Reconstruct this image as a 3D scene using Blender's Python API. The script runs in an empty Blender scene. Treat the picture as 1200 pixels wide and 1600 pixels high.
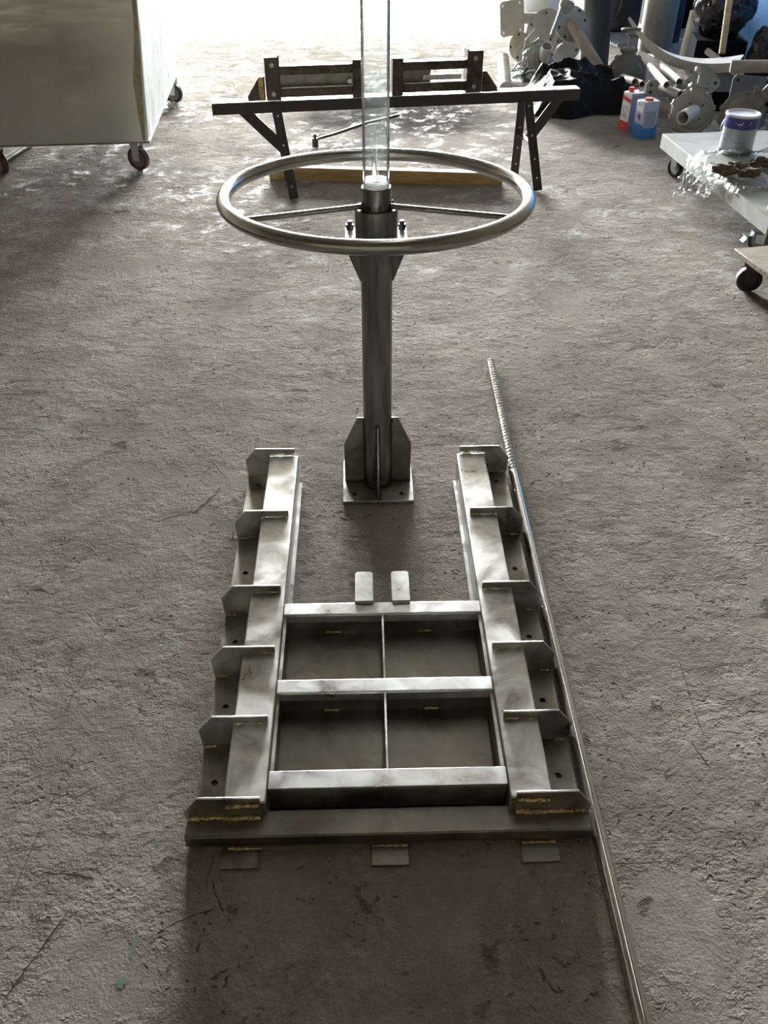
import bpy, bmesh, math, random
from mathutils import Vector, Matrix, noise
S = bpy.context.scene
C = S.collection
R = math.radians
PI = math.pi
random.seed(4)

# ------------------------------------------------------------------ camera
PITCH = math.atan(1080 / 1340)
cam = bpy.data.cameras.new('camera')
cam.sensor_fit = 'VERTICAL'; cam.sensor_height = 36.0; cam.lens = 36.0 * 1340 / 1600
cam.clip_start = .05; cam.clip_end = 200
camo = bpy.data.objects.new('camera', cam); C.objects.link(camo)
camo.location = (0, 0, 1.5); camo.rotation_euler = (PI / 2 - PITCH, 0, 0)
S.camera = camo
# ------------------------------------------------------------------ world / light / exposure
w = bpy.data.worlds.new('world'); S.world = w; w.use_nodes = True
bg = w.node_tree.nodes['Background']
bg.inputs[0].default_value = (.965, .99, 1.0, 1); bg.inputs[1].default_value = 40.0
DOOR_Y, DOOR_X0, DOOR_X1, DOOR_H = 22.0, -6.5, 2.8, 4.5
pl = bpy.data.lights.new('door_portal', 'AREA'); pl.shape = 'RECTANGLE'
pl.size = DOOR_X1 - DOOR_X0; pl.size_y = DOOR_H; pl.cycles.is_portal = True
plo = bpy.data.objects.new('door_portal', pl); C.objects.link(plo)
plo.location = ((DOOR_X0 + DOOR_X1) / 2, DOOR_Y + .05, DOOR_H / 2); plo.rotation_euler = (-PI / 2, 0, 0)
S.view_settings.view_transform = 'Standard'; S.view_settings.look = 'None'
S.view_settings.gamma = 1; S.view_settings.use_curve_mapping = False
S.view_settings.exposure = 2.95
sl = bpy.data.lights.new('sun', 'SUN'); sl.energy = 14.0; sl.angle = R(4); sl.color = (1, .96, .9)
slo = bpy.data.objects.new('sun', sl); C.objects.link(slo); slo.location = (0, 30, 12); slo.rotation_euler = (-(PI / 2 - R(19.6)), 0, 0)

# ------------------------------------------------------------------ materials
def mat(name, base, rough=.5, metal=0., var=None, vs=6., bump=0., bs=40., rvar=0., stretch=None, spec=.5, det=5, bdist=.01):
    m = bpy.data.materials.new(name); m.use_nodes = True
    nt = m.node_tree; N = nt.nodes; L = nt.links; b = N['Principled BSDF']
    b.inputs['Base Color'].default_value = (*base, 1); b.inputs['Roughness'].default_value = rough
    b.inputs['Metallic'].default_value = metal; b.inputs['Specular IOR Level'].default_value = spec
    tc = N.new('ShaderNodeTexCoord'); mp = N.new('ShaderNodeMapping'); L.new(tc.outputs['Object'], mp.inputs[0])
    if stretch: mp.inputs['Scale'].default_value = stretch
    n1 = N.new('ShaderNodeTexNoise'); n1.inputs['Scale'].default_value = vs; n1.inputs['Detail'].default_value = det
    n1.inputs['Roughness'].default_value = .62; n1.inputs['Distortion'].default_value = .6
    L.new(mp.outputs[0], n1.inputs['Vector'])
    cr = N.new('ShaderNodeValToRGB'); cr.color_ramp.elements[0].position = .36; cr.color_ramp.elements[1].position = .66
    L.new(n1.outputs['Fac'], cr.inputs[0])
    if var:
        cr.color_ramp.elements[0].color = (*var, 1); cr.color_ramp.elements[1].color = (*base, 1)
        L.new(cr.outputs[0], b.inputs['Base Color'])
    if rvar:
        mr = N.new('ShaderNodeMapRange'); mr.inputs[1].default_value = .3; mr.inputs[2].default_value = .7
        mr.inputs[3].default_value = max(0, rough - rvar); mr.inputs[4].default_value = min(1, rough + rvar)
        L.new(n1.outputs['Fac'], mr.inputs[0]); L.new(mr.outputs[0], b.inputs['Roughness'])
    if bump:
        n2 = N.new('ShaderNodeTexNoise'); n2.inputs['Scale'].default_value = bs; n2.inputs['Detail'].default_value = 4
        L.new(mp.outputs[0], n2.inputs['Vector'])
        bp = N.new('ShaderNodeBump'); bp.inputs['Strength'].default_value = bump; bp.inputs['Distance'].default_value = bdist
        L.new(n2.outputs['Fac'], bp.inputs['Height']); L.new(bp.outputs[0], b.inputs['Normal'])
    return m

def floor_mat():
    m = bpy.data.materials.new('worn_concrete'); m.use_nodes = True
    nt = m.node_tree; N = nt.nodes; L = nt.links; b = N['Principled BSDF']
    geo = N.new('ShaderNodeNewGeometry')
    def noi(scale, det=6, ro=.6, dist=0., vec=None):
        n = N.new('ShaderNodeTexNoise'); n.inputs['Scale'].default_value = scale; n.inputs['Detail'].default_value = det
        n.inputs['Roughness'].default_value = ro; n.inputs['Distortion'].default_value = dist
        L.new(vec or geo.outputs['Position'], n.inputs['Vector']); return n.outputs['Fac']
    def ramp(fac, p0, p1, c0=(0, 0, 0), c1=(1, 1, 1)):
        r = N.new('ShaderNodeValToRGB'); e = r.color_ramp.elements
        e[0].position = p0; e[1].position = p1; e[0].color = (*c0, 1); e[1].color = (*c1, 1)
        L.new(fac, r.inputs[0]); return r.outputs[0]
    def mix(f, a, c, mode='MIX'):
        x = N.new('ShaderNodeMix'); x.data_type = 'RGBA'; x.blend_type = mode
        for i, v in ((0, f), (6, a), (7, c)):
            if hasattr(v, 'links'): L.new(v, x.inputs[i])
            else: x.inputs[i].default_value = v if i == 0 else (*v, 1)
        return x.outputs[2]
    def mth(op, a, c=0., d=0.):
        x = N.new('ShaderNodeMath'); x.operation = op
        for i, v in enumerate((a, c, d)):
            if hasattr(v, 'links'): L.new(v, x.inputs[i])
            else: x.inputs[i].default_value = v
        return x.outputs[0]
    big = noi(.9, 5, .6, .8); med = noi(4, 8, .65, .5); fine = noi(38, 6, .7); grit = noi(150, 3, .6)
    col = mix(ramp(med, .35, .68), (.235, .216, .188), (.365, .340, .300))
    col = mix(ramp(big, .35, .7), col, mix(.5, col, (.34, .31, .27)))
    col = mix(mth('MULTIPLY', ramp(noi(2.1, 4, .6, .3), .58, .72), .35), col, (.29, .215, .185))      # reddish wear
    col = mix(mth('MULTIPLY', ramp(noi(6.3, 5, .6, .6), .57, .70), .35), col, (.105, .10, .088))      # oily stains
    col = mix(mth('MULTIPLY', ramp(noi(110, 4, .6), .55, .75), .22), col, (.42, .40, .36))
    col = mix(mth('MULTIPLY', ramp(fine, .44, .28), .16), col, (.09, .083, .072))
    # paler, less rough patches between trestle and pedestal
    sep = N.new('ShaderNodeSeparateXYZ'); L.new(geo.outputs['Position'], sep.inputs[0])
    zone = mth('MULTIPLY', ramp(mth('MULTIPLY', sep.outputs['Y'], .1), .27, .42), ramp(noi(1.3, 4, .6, .4), .40, .56))
    pale_patch = mth('MULTIPLY', zone, ramp(noi(8, 11, .8, .4), .52, .62))
    col = mix(mth('MULTIPLY', pale_patch, .7), col, (.46, .48, .50))
    # aggregate specks
    vo = N.new('ShaderNodeTexVoronoi'); vo.inputs['Scale'].default_value = 130; L.new(geo.outputs['Position'], vo.inputs['Vector'])
    speck = mth('MULTIPLY', ramp(vo.outputs['Distance'], .16, .26, (1, 1, 1), (0, 0, 0)), ramp(noi(9, 3), .5, .6))
    col = mix(mth('MULTIPLY', speck, .22), col, (.52, .49, .44))
    # pits and chips
    warp = N.new('ShaderNodeMapping'); L.new(geo.outputs['Position'], warp.inputs[0]); warp.inputs['Scale'].default_value = (1, 1.25, 1)
    rug = ramp(noi(2.3, 7, .75, 0.), .44, .66)
    erosion = noi(17, 14, .72, 0., warp.outputs[0])
    rub = noi(55, 6, .7)
    v2 = N.new('ShaderNodeTexVoronoi'); v2.inputs['Scale'].default_value = 40; v2.inputs['Randomness'].default_value = 1
    wv = N.new('ShaderNodeTexNoise'); wv.inputs['Scale'].default_value = 14; wv.inputs['Detail'].default_value = 5; L.new(geo.outputs['Position'], wv.inputs['Vector'])
    va = N.new('ShaderNodeVectorMath'); va.operation = 'MULTIPLY_ADD'; L.new(wv.outputs['Color'], va.inputs[0]); va.inputs[1].default_value = (.16, .10, .1)
    L.new(geo.outputs['Position'], va.inputs[2]); L.new(va.outputs[0], v2.inputs['Vector'])
    pit = mth('MULTIPLY', ramp(v2.outputs['Distance'], .10, .24, (1, 1, 1), (0, 0, 0)), ramp(noi(5.1, 3, .5), .48, .58))
    chip = ramp(noi(9, 9, .66, .25, warp.outputs[0]), .28, .37, (1, 1, 1), (0, 0, 0))
    RECESS = mth('MAXIMUM', pit, mth('MULTIPLY', chip, .8))
    # pits and chips coloured darker for more contrast
    col = mix(mth('MULTIPLY', RECESS, .6), col, (.07, .062, .05))
    # darker uneven ellipse in the floor colour under the trestle
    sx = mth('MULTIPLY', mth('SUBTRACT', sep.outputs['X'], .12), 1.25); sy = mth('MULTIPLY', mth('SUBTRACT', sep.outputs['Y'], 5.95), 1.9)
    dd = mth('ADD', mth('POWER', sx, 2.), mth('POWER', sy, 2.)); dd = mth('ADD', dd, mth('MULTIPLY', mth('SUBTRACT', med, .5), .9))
    dark_patch = ramp(dd, .25, .95, (1, 1, 1), (0, 0, 0)); col = mix(mth('MULTIPLY', dark_patch, .88), col, (.05, .049, .047))
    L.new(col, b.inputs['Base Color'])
    ro = mix(pale_patch, (.9, .9, .9), (.55, .55, .55)); L.new(ro, b.inputs['Roughness'])
    L.new(mth('MULTIPLY', pale_patch, .045), b.inputs['Specular IOR Level'])
    # heights
    h = mth('MULTIPLY', erosion, mth('ADD', .5, mth('MULTIPLY', rug, 1.9)))
    h = mth('ADD', h, mth('MULTIPLY', rub, mth('ADD', .10, mth('MULTIPLY', rug, .35))))
    h = mth('ADD', h, mth('MULTIPLY', grit, .20))
    h = mth('SUBTRACT', h, mth('MULTIPLY', pit, 1.0))
    h = mth('SUBTRACT', h, mth('MULTIPLY', chip, 1.5))
    bp = N.new('ShaderNodeBump'); bp.inputs['Strength'].default_value = .9; bp.inputs['Distance'].default_value = .011
    L.new(h, bp.inputs['Height']); L.new(bp.outputs[0], b.inputs['Normal'])
    return m

M = {}
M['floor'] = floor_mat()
M['wall'] = mat('ochre_plaster', (.095, .078, .05), .9, var=(.06, .05, .032), vs=1.5)
M['blue'] = mat('blue_painted_wall', (.085, .23, .48), .9, spec=.03, var=(.05, .13, .29), vs=1.6, bump=.2, bs=6, det=8)
M['ceil'] = mat('ceiling_sheet', (.06, .047, .028), .8)
M['ground'] = mat('yard_concrete', (.42, .41, .38), .9, var=(.35, .34, .31), vs=2)
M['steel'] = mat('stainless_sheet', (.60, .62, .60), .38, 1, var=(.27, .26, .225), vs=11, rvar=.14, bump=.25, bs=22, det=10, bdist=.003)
M['steel_bar'] = mat('stainless_bright_bar', (.68, .71, .71), .36, 1, var=(.42, .42, .40), vs=16, rvar=.12, bump=.2, bs=25, det=9, bdist=.003)
M['steel_dull'] = mat('dull_scaled_sheet', (.33, .32, .28), .42, 1, var=(.15, .14, .11), vs=9, rvar=.15, bump=.25, bs=20, det=10, bdist=.003)
M['dark_steel'] = mat('dark_rolled_steel', (.24, .24, .225), .34, 1, var=(.13, .13, .12), vs=9, rvar=.08, stretch=(4, 4, .6))
M['rim'] = mat('polished_rim_steel', (.46, .46, .43), .22, 1, var=(.28, .28, .26), vs=5, rvar=.06)
M['rodm'] = mat('turned_shaft', (.70, .70, .69), .10, 1, var=(.60, .60, .58), vs=30, rvar=.05, stretch=(1, .1, 1))
M['weld'] = mat('weld_bead', (.85, .70, .42), .30, 1, var=(.25, .20, .12), vs=120, bump=.6, bs=160)
M['weld_dark'] = mat('burnt_weld', (.10, .09, .08), .5, .8, var=(.04, .038, .04), vs=90, bump=.6, bs=140)
M['black_steel'] = mat('black_painted_steel', (.035, .034, .036), .5, .3, var=(.05, .036, .034), vs=14)
M['green_top'] = mat('scraped_green_paint', (.40, .52, .44), .45, .2, var=(.12, .16, .14), vs=30)
M['brown_steel'] = mat('oily_brown_steel', (.12, .10, .075), .42, .8, var=(.045, .038, .032), vs=18, rvar=.1)
M['brass_weld'] = mat('heat_tinted_steel', (.45, .33, .14), .35, .9, var=(.16, .11, .05), vs=40)
M['timber'] = mat('sawn_timber', (.62, .46, .24), .8, var=(.42, .29, .14), vs=6, stretch=(1, 8, 8))
M['ply'] = mat('worn_plywood', (.36, .30, .24), .8, var=(.22, .18, .14), vs=12, stretch=(1, 4, 4))
M['plyedge'] = mat('flaked_cream_edge', (.55, .52, .42), .8, var=(.16, .12, .09), vs=45)
M['rubber'] = mat('black_rubber', (.018, .018, .02), .6)
M['redwheel'] = mat('maroon_wheel', (.12, .035, .04), .45, var=(.07, .02, .026), vs=20)
M['tread'] = mat('pale_tread', (.55, .38, .36), .6)
M['greyhub'] = mat('grey_wheel_centre', (.22, .22, .21), .55, .3)
M['zinc'] = mat('zinc_plated', (.55, .60, .62), .35, .9)
M['channel'] = mat('pale_channel_paint', (.52, .52, .48), .55, var=(.38, .38, .35), vs=9)
M['mattblack'] = mat('matt_black_card', (.007, .007, .008), .9, spec=.02)
M['trolley'] = mat('pale_grey_enamel', (.34, .36, .34), .6, var=(.25, .255, .225), vs=5, spec=.2, bump=.03)
M['cast'] = mat('grey_cast_paint', (.29, .29, .265), .6, var=(.24, .24, .21), vs=11, bump=.15, bs=60)
M['castdk'] = mat('dusty_cast_paint', (.17, .17, .155), .65, var=(.14, .135, .12), vs=9, bump=.2, bs=50)
M['castbr'] = mat('dusty_brown_paint', (.33, .28, .22), .7, var=(.22, .18, .14), vs=9)
M['whitepipe'] = mat('white_plastic_pipe', (.70, .69, .64), .5, var=(.5, .48, .42), vs=8)
M['hole'] = mat('dark_bore', (.02, .02, .02), .9)
M['tarp'] = mat('black_plastic_film', (.010, .010, .011), .6, spec=.08, bump=1.0, bs=14, bdist=.03)
M['bagfilm'] = mat('glossy_bag_film', (.012, .012, .014), .26, spec=.4, bump=.8, bs=12, bdist=.03)
M['blackpipe'] = mat('black_pipe', (.022, .023, .025), .55, spec=.25, var=(.04, .042, .046), vs=5, stretch=(6, 6, .4))
M['bluedrum'] = mat('pale_blue_drum', (.38, .50, .62), .6, var=(.55, .55, .48), vs=6)
M['cream'] = mat('yellowed_wrap', (.22, .215, .18), .6, var=(.14, .135, .11), vs=5, bump=.3, bs=12)
M['rust'] = mat('rusty_pipe', (.19, .12, .075), .75, .2, var=(.08, .06, .05), vs=14)
M['canwhite'] = mat('can_white', (.72, .72, .74), .35)
M['canlilac'] = mat('can_lilac', (.46, .50, .72), .4, var=(.40, .43, .62), vs=9)
M['canblue'] = mat('can_blue', (.03, .17, .50), .35)
M['canred'] = mat('can_red', (.62, .03, .035), .35)
M['cangrey'] = mat('can_bluegrey', (.24, .30, .42), .4)
M['orangecap'] = mat('orange_cap', (.52, .16, .11), .5)
M['navy'] = mat('navy_band', (.035, .035, .21), .35)
M['tin'] = mat('tin_label', (.44, .46, .52), .35, .3, var=(.33, .36, .42), vs=9)
M['clay'] = mat('brown_clod', (.17, .12, .07), .9, var=(.06, .045, .03), vs=25, bump=.6, bs=40)
M['magenta'] = mat('magenta_tag', (.35, .04, .18), .5)
M['crack'] = mat('crack_line', (.018, .016, .013), .95)
M['greenpaint'] = mat('green_paint_spot', (.08, .20, .14), .8, var=(.16, .19, .15), vs=60)
M['grate'] = mat('grey_grating', (.16, .17, .18), .6)

def glassy(name, tint, rough, trans_fac, bump=0., bs=20., white=0.):
    m = bpy.data.materials.new(name); m.use_nodes = True
    nt = m.node_tree; N = nt.nodes; L = nt.links; out = N['Material Output']; N.remove(N['Principled BSDF'])
    tr = N.new('ShaderNodeBsdfTransparent'); tr.inputs[0].default_value = (*tint, 1)
    gl = N.new('ShaderNodeBsdfGlossy'); gl.inputs['Roughness'].default_value = rough
    di = N.new('ShaderNodeBsdfDiffuse'); di.inputs[0].default_value = (.75, .78, .78, 1)
    fr = N.new('ShaderNodeFresnel'); fr.inputs[0].default_value = 1.25 if bump else 1.13
    a = N.new('ShaderNodeMixShader'); L.new(fr.outputs[0], a.inputs[0]); L.new(tr.outputs[0], a.inputs[1]); L.new(gl.outputs[0], a.inputs[2])
    c = N.new('ShaderNodeMixShader'); L.new(a.outputs[0], c.inputs[1]); L.new(di.outputs[0], c.inputs[2]); c.inputs[0].default_value = white
    tc = N.new('ShaderNodeTexCoord'); n = N.new('ShaderNodeTexNoise'); n.inputs['Scale'].default_value = bs; n.inputs['Detail'].default_value = 6
    L.new(tc.outputs['Object'], n.inputs['Vector'])
    if white:
        mr = N.new('ShaderNodeMapRange'); mr.inputs[1].default_value = .38; mr.inputs[2].default_value = .72
        mr.inputs[3].default_value = white * .3; mr.inputs[4].default_value = min(1, white * 2.4)
        L.new(n.outputs['Fac'], mr.inputs[0]); L.new(mr.outputs[0], c.inputs[0])
    if bump:
        bp = N.new('ShaderNodeBump'); bp.inputs['Strength'].default_value = bump; bp.inputs['Distance'].default_value = .01
        L.new(n.outputs['Fac'], bp.inputs['Height']); L.new(bp.outputs[0], gl.inputs['Normal']); L.new(bp.outputs[0], fr.inputs['Normal'])
    L.new(c.outputs[0], out.inputs[0]); return m
M['acrylic'] = glassy('clear_acrylic', (.975, .985, .985), .05, .9, 0, 20, .03)
M['haze'] = glassy('cloudy_film', (.90, .92, .92), .3, .5, .0, 30, .20)
M['wrapfilm'] = glassy('clear_wrap', (.97, .975, .975), .30, .5, 1.0, 30, .07)

# ------------------------------------------------------------------ geometry helpers
def frame_to(d):
    d = Vector(d).normalized(); return d.to_track_quat('Z', 'Y').to_matrix().to_4x4()

class MB:
    def __init__(s): s.bm = bmesh.new()
    def box(s, c, size, rot=None):
        m = Matrix.Translation(c) @ (rot or Matrix()) @ Matrix.Diagonal((*size, 1))
        bmesh.ops.create_cube(s.bm, size=1, matrix=m); return s
    def bb(s, x0, x1, y0, y1, z0, z1):
        return s.box(((x0 + x1) / 2, (y0 + y1) / 2, (z0 + z1) / 2), (x1 - x0, y1 - y0, z1 - z0))
    def cyl(s, a, b, r, r2=None, n=24, caps=True):
        a, b = Vector(a), Vector(b); d = b - a
        m = Matrix.Translation((a + b) / 2) @ frame_to(d)
        bmesh.ops.create_cone(s.bm, cap_ends=caps, segments=n, radius1=r, radius2=r if r2 is None else r2, depth=d.length, matrix=m); return s
    def lathe(s, prof, n=32, m=None, closed=False):
        m = m or Matrix(); rings = []
        for r, z in prof:
            if r < 1e-6: rings.append([s.bm.verts.new(m @ Vector((0, 0, z)))])
            else: rings.append([s.bm.verts.new(m @ Vector((r * math.cos(2 * PI * i / n), r * math.sin(2 * PI * i / n), z))) for i in range(n)])
        k = len(rings)
        for j in range(k if closed else k - 1):
            A, B = rings[j], rings[(j + 1) % k]
            for i in range(n):
                q = (i + 1) % n
                if len(A) == 1 and len(B) == 1: continue
                if len(A) == 1: s.bm.faces.new((A[0], B[q], B[i]))
                elif len(B) == 1: s.bm.faces.new((A[i], A[q], B[0]))
                else: s.bm.faces.new((A[i], A[q], B[q], B[i]))
        return s
    def tube(s, a, b, ro, ri, n=28):
        a, b = Vector(a), Vector(b); d = b - a; m = Matrix.Translation(a) @ frame_to(d); l = d.length
        return s.lathe([(ro, 0), (ro, l), (ri, l), (ri, 0)], n, m, True)
    def sweep(s, pts, r, n=10, closed=False, caps=True):
        pts = [Vector(p) for p in pts]; K = len(pts); rings = []
        up = None
        for i, p in enumerate(pts):
            if closed: t = pts[(i + 1) % K] - pts[i - 1]
            else: t = pts[min(i + 1, K - 1)] - pts[max(i - 1, 0)]
            t.normalize()
            if up is None: up = t.orthogonal().normalized()
            up = (up - t * up.dot(t)).normalized(); sd = t.cross(up)
            rr = r[i] if isinstance(r, (list, tuple)) else r
            rings.append([s.bm.verts.new(p + (up * math.cos(2 * PI * j / n) + sd * math.sin(2 * PI * j / n)) * rr) for j in range(n)])
        for i in range(K if closed else K - 1):
            A, B = rings[i], rings[(i + 1) % K]
            for j in range(n): s.bm.faces.new((A[j], A[(j + 1) % n], B[(j + 1) % n], B[j]))
        if caps and not closed: s.bm.faces.new(rings[0][::-1]); s.bm.faces.new(rings[-1])
        return s
    def prism(s, poly, d, m=None):
        """poly in XY of matrix m, extruded +-d/2 along its Z"""
        m = m or Matrix()
        A = [s.bm.verts.new(m @ Vector((x, y, -d / 2))) for x, y in poly]; B = [s.bm.verts.new(m @ Vector((x, y, d / 2))) for x, y in poly]
        s.bm.faces.new(A[::-1]); s.bm.faces.new(B); k = len(poly)
        for i in range(k): s.bm.faces.new((A[i], A[(i + 1) % k], B[(i + 1) % k], B[i]))
        return s
    def blob(s, c, size, sub=3, amp=.25, fr=3., seed=0):
        r = bmesh.ops.create_icosphere(s.bm, subdivisions=sub, radius=1)
        for v in r['verts']:
            k = 1 + amp * noise.noise(v.co * fr + Vector((seed, seed * 2.3, 0)))
            v.co = Vector((v.co.x * size[0] * k, v.co.y * size[1] * k, v.co.z * size[2] * k)) + Vector(c)
        return s
    def build(s, name, m, parent=None, bevel=0., loc=None, rot=None, matrix=None, smooth=True):
        bmesh.ops.recalc_face_normals(s.bm, faces=s.bm.faces)
        me = bpy.data.meshes.new(name); s.bm.to_mesh(me); s.bm.free()
        for mm in (m if isinstance(m, (list, tuple)) else [m]): me.materials.append(mm)
        if smooth:
            me.polygons.foreach_set('use_smooth', [True] * len(me.polygons)); me.set_sharp_from_angle(angle=R(35))
        o = bpy.data.objects.new(name, me); C.objects.link(o)
        if parent: o.parent = parent
        if matrix is not None: o.matrix_world = matrix
        if loc: o.location = loc
        if rot: o.rotation_euler = rot
        if bevel:
            b = o.modifiers.new('bevel', 'BEVEL'); b.width = bevel; b.segments = 2; b.limit_method = 'ANGLE'; b.angle_limit = R(40)
        return o

def tag(o, label=None, cat=None, group=None, kind=None):
    if label: o['label'] = label
    if cat: o['category'] = cat
    if group: o['group'] = group
    if kind: o['kind'] = kind
    return o
def thing(name, loc, rz, label, cat, group=None, matrix=None):
    o = bpy.data.objects.new(name, None); C.objects.link(o); o.empty_display_size = .1
    if matrix is not None: o.matrix_world = matrix
    else: o.location = loc; o.rotation_euler = (0, 0, rz)
    return tag(o, label, cat, group)
def copy_tree(o, parent=None):
    c = o.copy(); C.objects.link(c); c.parent = parent
    for ch in [x for x in o.children]: copy_tree(ch, c)
    return c
XZ = Matrix.Rotation(PI / 2, 4, 'X')        # (x, y) of a polygon -> (x, z)
def RZ(a): return Matrix.Rotation(a, 4, 'Z')
def bead(p0, p1, r=.003, n=None, seed=0):
    """irregular weld bead along a line"""
    p0, p1 = Vector(p0), Vector(p1); n = n or max(4, int((p1 - p0).length / .004)); rnd = random.Random(seed + int(p0.x * 1000) + int(p0.y * 777))
    pts = [p0.lerp(p1, i / n) + Vector((rnd.uniform(-1, 1), rnd.uniform(-1, 1), rnd.uniform(-1, 1))) * r * .25 for i in range(n + 1)]
    return pts, [r * rnd.uniform(.7, 1.25) for _ in range(n + 1)]

# ------------------------------------------------------------------ the setting
def struct(name, mb, m, parent=None, **k):
    o = mb.build(name, m, parent, smooth=False, **k)
    if not parent: o['kind'] = 'structure'
    return o
XL, XR, YB, HC = -7.0, 2.95, -5.0, 4.9
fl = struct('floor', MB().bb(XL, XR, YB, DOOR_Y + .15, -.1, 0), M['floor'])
struct('ground', MB().bb(-25, 25, DOOR_Y + .15, 45, -.12, -.02), M['ground'])
struct('wall_left', MB().bb(XL - .2, XL, YB, DOOR_Y, 0, HC), M['wall'])
struct('wall_right', MB().bb(XR, XR + .2, YB, 5.0, 0, HC).bb(XR, XR + .2, 11, DOOR_Y, 0, HC).bb(XR, XR + .2, 5, 11, 2.2, HC), M['wall'])
struct('wall_right_painted', MB().bb(XR, XR + .2, 5.0, 11, 0, 2.2), M['blue'])
struct('wall_back', MB().bb(XL, XR, YB - .2, YB, 0, HC), M['wall'])
ceil = struct('ceiling', MB().bb(XL - .2, XR + .2, YB - .2, DOOR_Y + .2, HC, HC + .15), M['ceil'])
wf = MB(); wf.bb(XL, DOOR_X0, DOOR_Y, DOOR_Y + .2, 0, HC); wf.bb(DOOR_X1, XR, DOOR_Y, DOOR_Y + .2, 0, HC)
wf.bb(DOOR_X0, DOOR_X1, DOOR_Y, DOOR_Y + .2, DOOR_H, HC); struct('wall_front', wf, M['wall'])

em = bpy.data.materials.new('fluorescent_tube'); em.use_nodes = True
em.node_tree.nodes['Principled BSDF'].inputs['Emission Color'].default_value = (1, .97, .9, 1)
em.node_tree.nodes['Principled BSDF'].inputs['Emission Strength'].default_value = 2.2
for y0 in (2.3, 3.9, 5.5, 7.1):
    lamp = MB().bb(.30, .48, y0, y0 + 1.3, HC - .07, HC).build('lamp_housing', M['canwhite'], ceil)
    MB().cyl((.39, y0 + .03, HC - .10), (.39, y0 + 1.27, HC - .10), .025, n=16).build('lamp_tube', em, lamp)

# cracks and green paint spots worn into the floor
def crack(pts, wd):
    mb = MB(); K = len(pts); V = []
    for i, p in enumerate(pts):
        a = Vector(pts[min(i + 1, K - 1)]) - Vector(pts[max(i - 1, 0)]); n_ = Vector((-a.y, a.x)).normalized()
        h = wd * (.15 if i in (0, K - 1) else random.uniform(.5, 1.1)) / 2
        V.append([mb.bm.verts.new((p[0] + n_.x * h * s_, p[1] + n_.y * h * s_, .0012)) for s_ in (-1, 1)])
    for i in range(K - 1): mb.bm.faces.new((V[i][0], V[i + 1][0], V[i + 1][1], V[i][1]))
    mb.build('crack', M['crack'], fl, smooth=False)
def wob(a, b, n, amp, seed):
    rnd = random.Random(seed); a, b = Vector(a), Vector(b); d = b - a; p = Vector((-d.y, d.x)).normalized(); o = 0; out = []
    for i in range(n + 1):
        o += rnd.uniform(-amp, amp); out.append(tuple(a.lerp(b, i / n) + p * o * math.sin(PI * i / n)))
    return out
def at(px, py, Z=0.):
    """the point at height Z that a photo pixel shows"""
    u = (px - 600) / 1340; v = (py - 800) / 1340
    d = Vector((u, math.cos(PITCH) - v * math.sin(PITCH), -math.sin(PITCH) - v * math.cos(PITCH))); t = (Z - 1.5) / d.z
    return (d.x * t, d.y * t)
def onY(px, py, Y):
    u = (px - 600) / 1340; v = (py - 800) / 1340
    d = Vector((u, math.cos(PITCH) - v * math.sin(PITCH), -math.sin(PITCH) - v * math.cos(PITCH))); t = Y / d.y
    return Vector((d.x * t, Y, 1.5 + d.z * t))
for i, (a, b, wd, am) in enumerate([((100, 1210), (0, 1440), .0016, .002), ((110, 1420), (0, 1572), .004, .003), ((66, 1364), (148, 1374), .006, .004),
        ((335, 1335), (322, 1390), .002, .002), ((332, 1375), (350, 1425), .003, .003), ((245, 1458), (335, 1422), .003, .003),
        ((155, 1228), (112, 1250), .003, .002), ((180, 960), (100, 1120), .0015, .003), ((1080, 1160), (1110, 1200), .004, .003), ((960, 1350), (1030, 1347), .003, .002),
        ((325, 715), (355, 750), .003, .002), ((345, 762), (303, 803), .006, .006), ((0, 617), (75, 612), .008, .006), ((1155, 1310), (1170, 1325), .004, .002),
        ((365, 832), (362, 845), .004, .002), ((1120, 1100), (1190, 1085), .003, .003), ((1060, 1030), (1100, 1150), .002, .003)]):
    crack(wob(at(*a), at(*b), 14, am * .5, i), wd * .7)
for px, py, rx, ry, sd in [(208, 1480, .007, .026, 1), (190, 1535, .013, .012, 2), (245, 1318, .007, .009, 3), (268, 1005, .010, .008, 5), (60, 668, .02, .012, 6)]:
    c = at(px, py); mb = MB(); vs_ = []
    for k in range(26):
        q = 2 * PI * k / 26; rr = .65 + .7 * noise.noise(Vector((math.cos(q) * 2, math.sin(q) * 2, sd * 3.1)))
        vs_.append(mb.bm.verts.new((c[0] + rx * rr * math.cos(q), c[1] + ry * rr * math.sin(q), .0009)))
    mb.bm.faces.new(vs_); o = mb.build('paint_spot', M['greenpaint'], fl, smooth=False); o['label'] = 'green paint spot'

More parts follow.
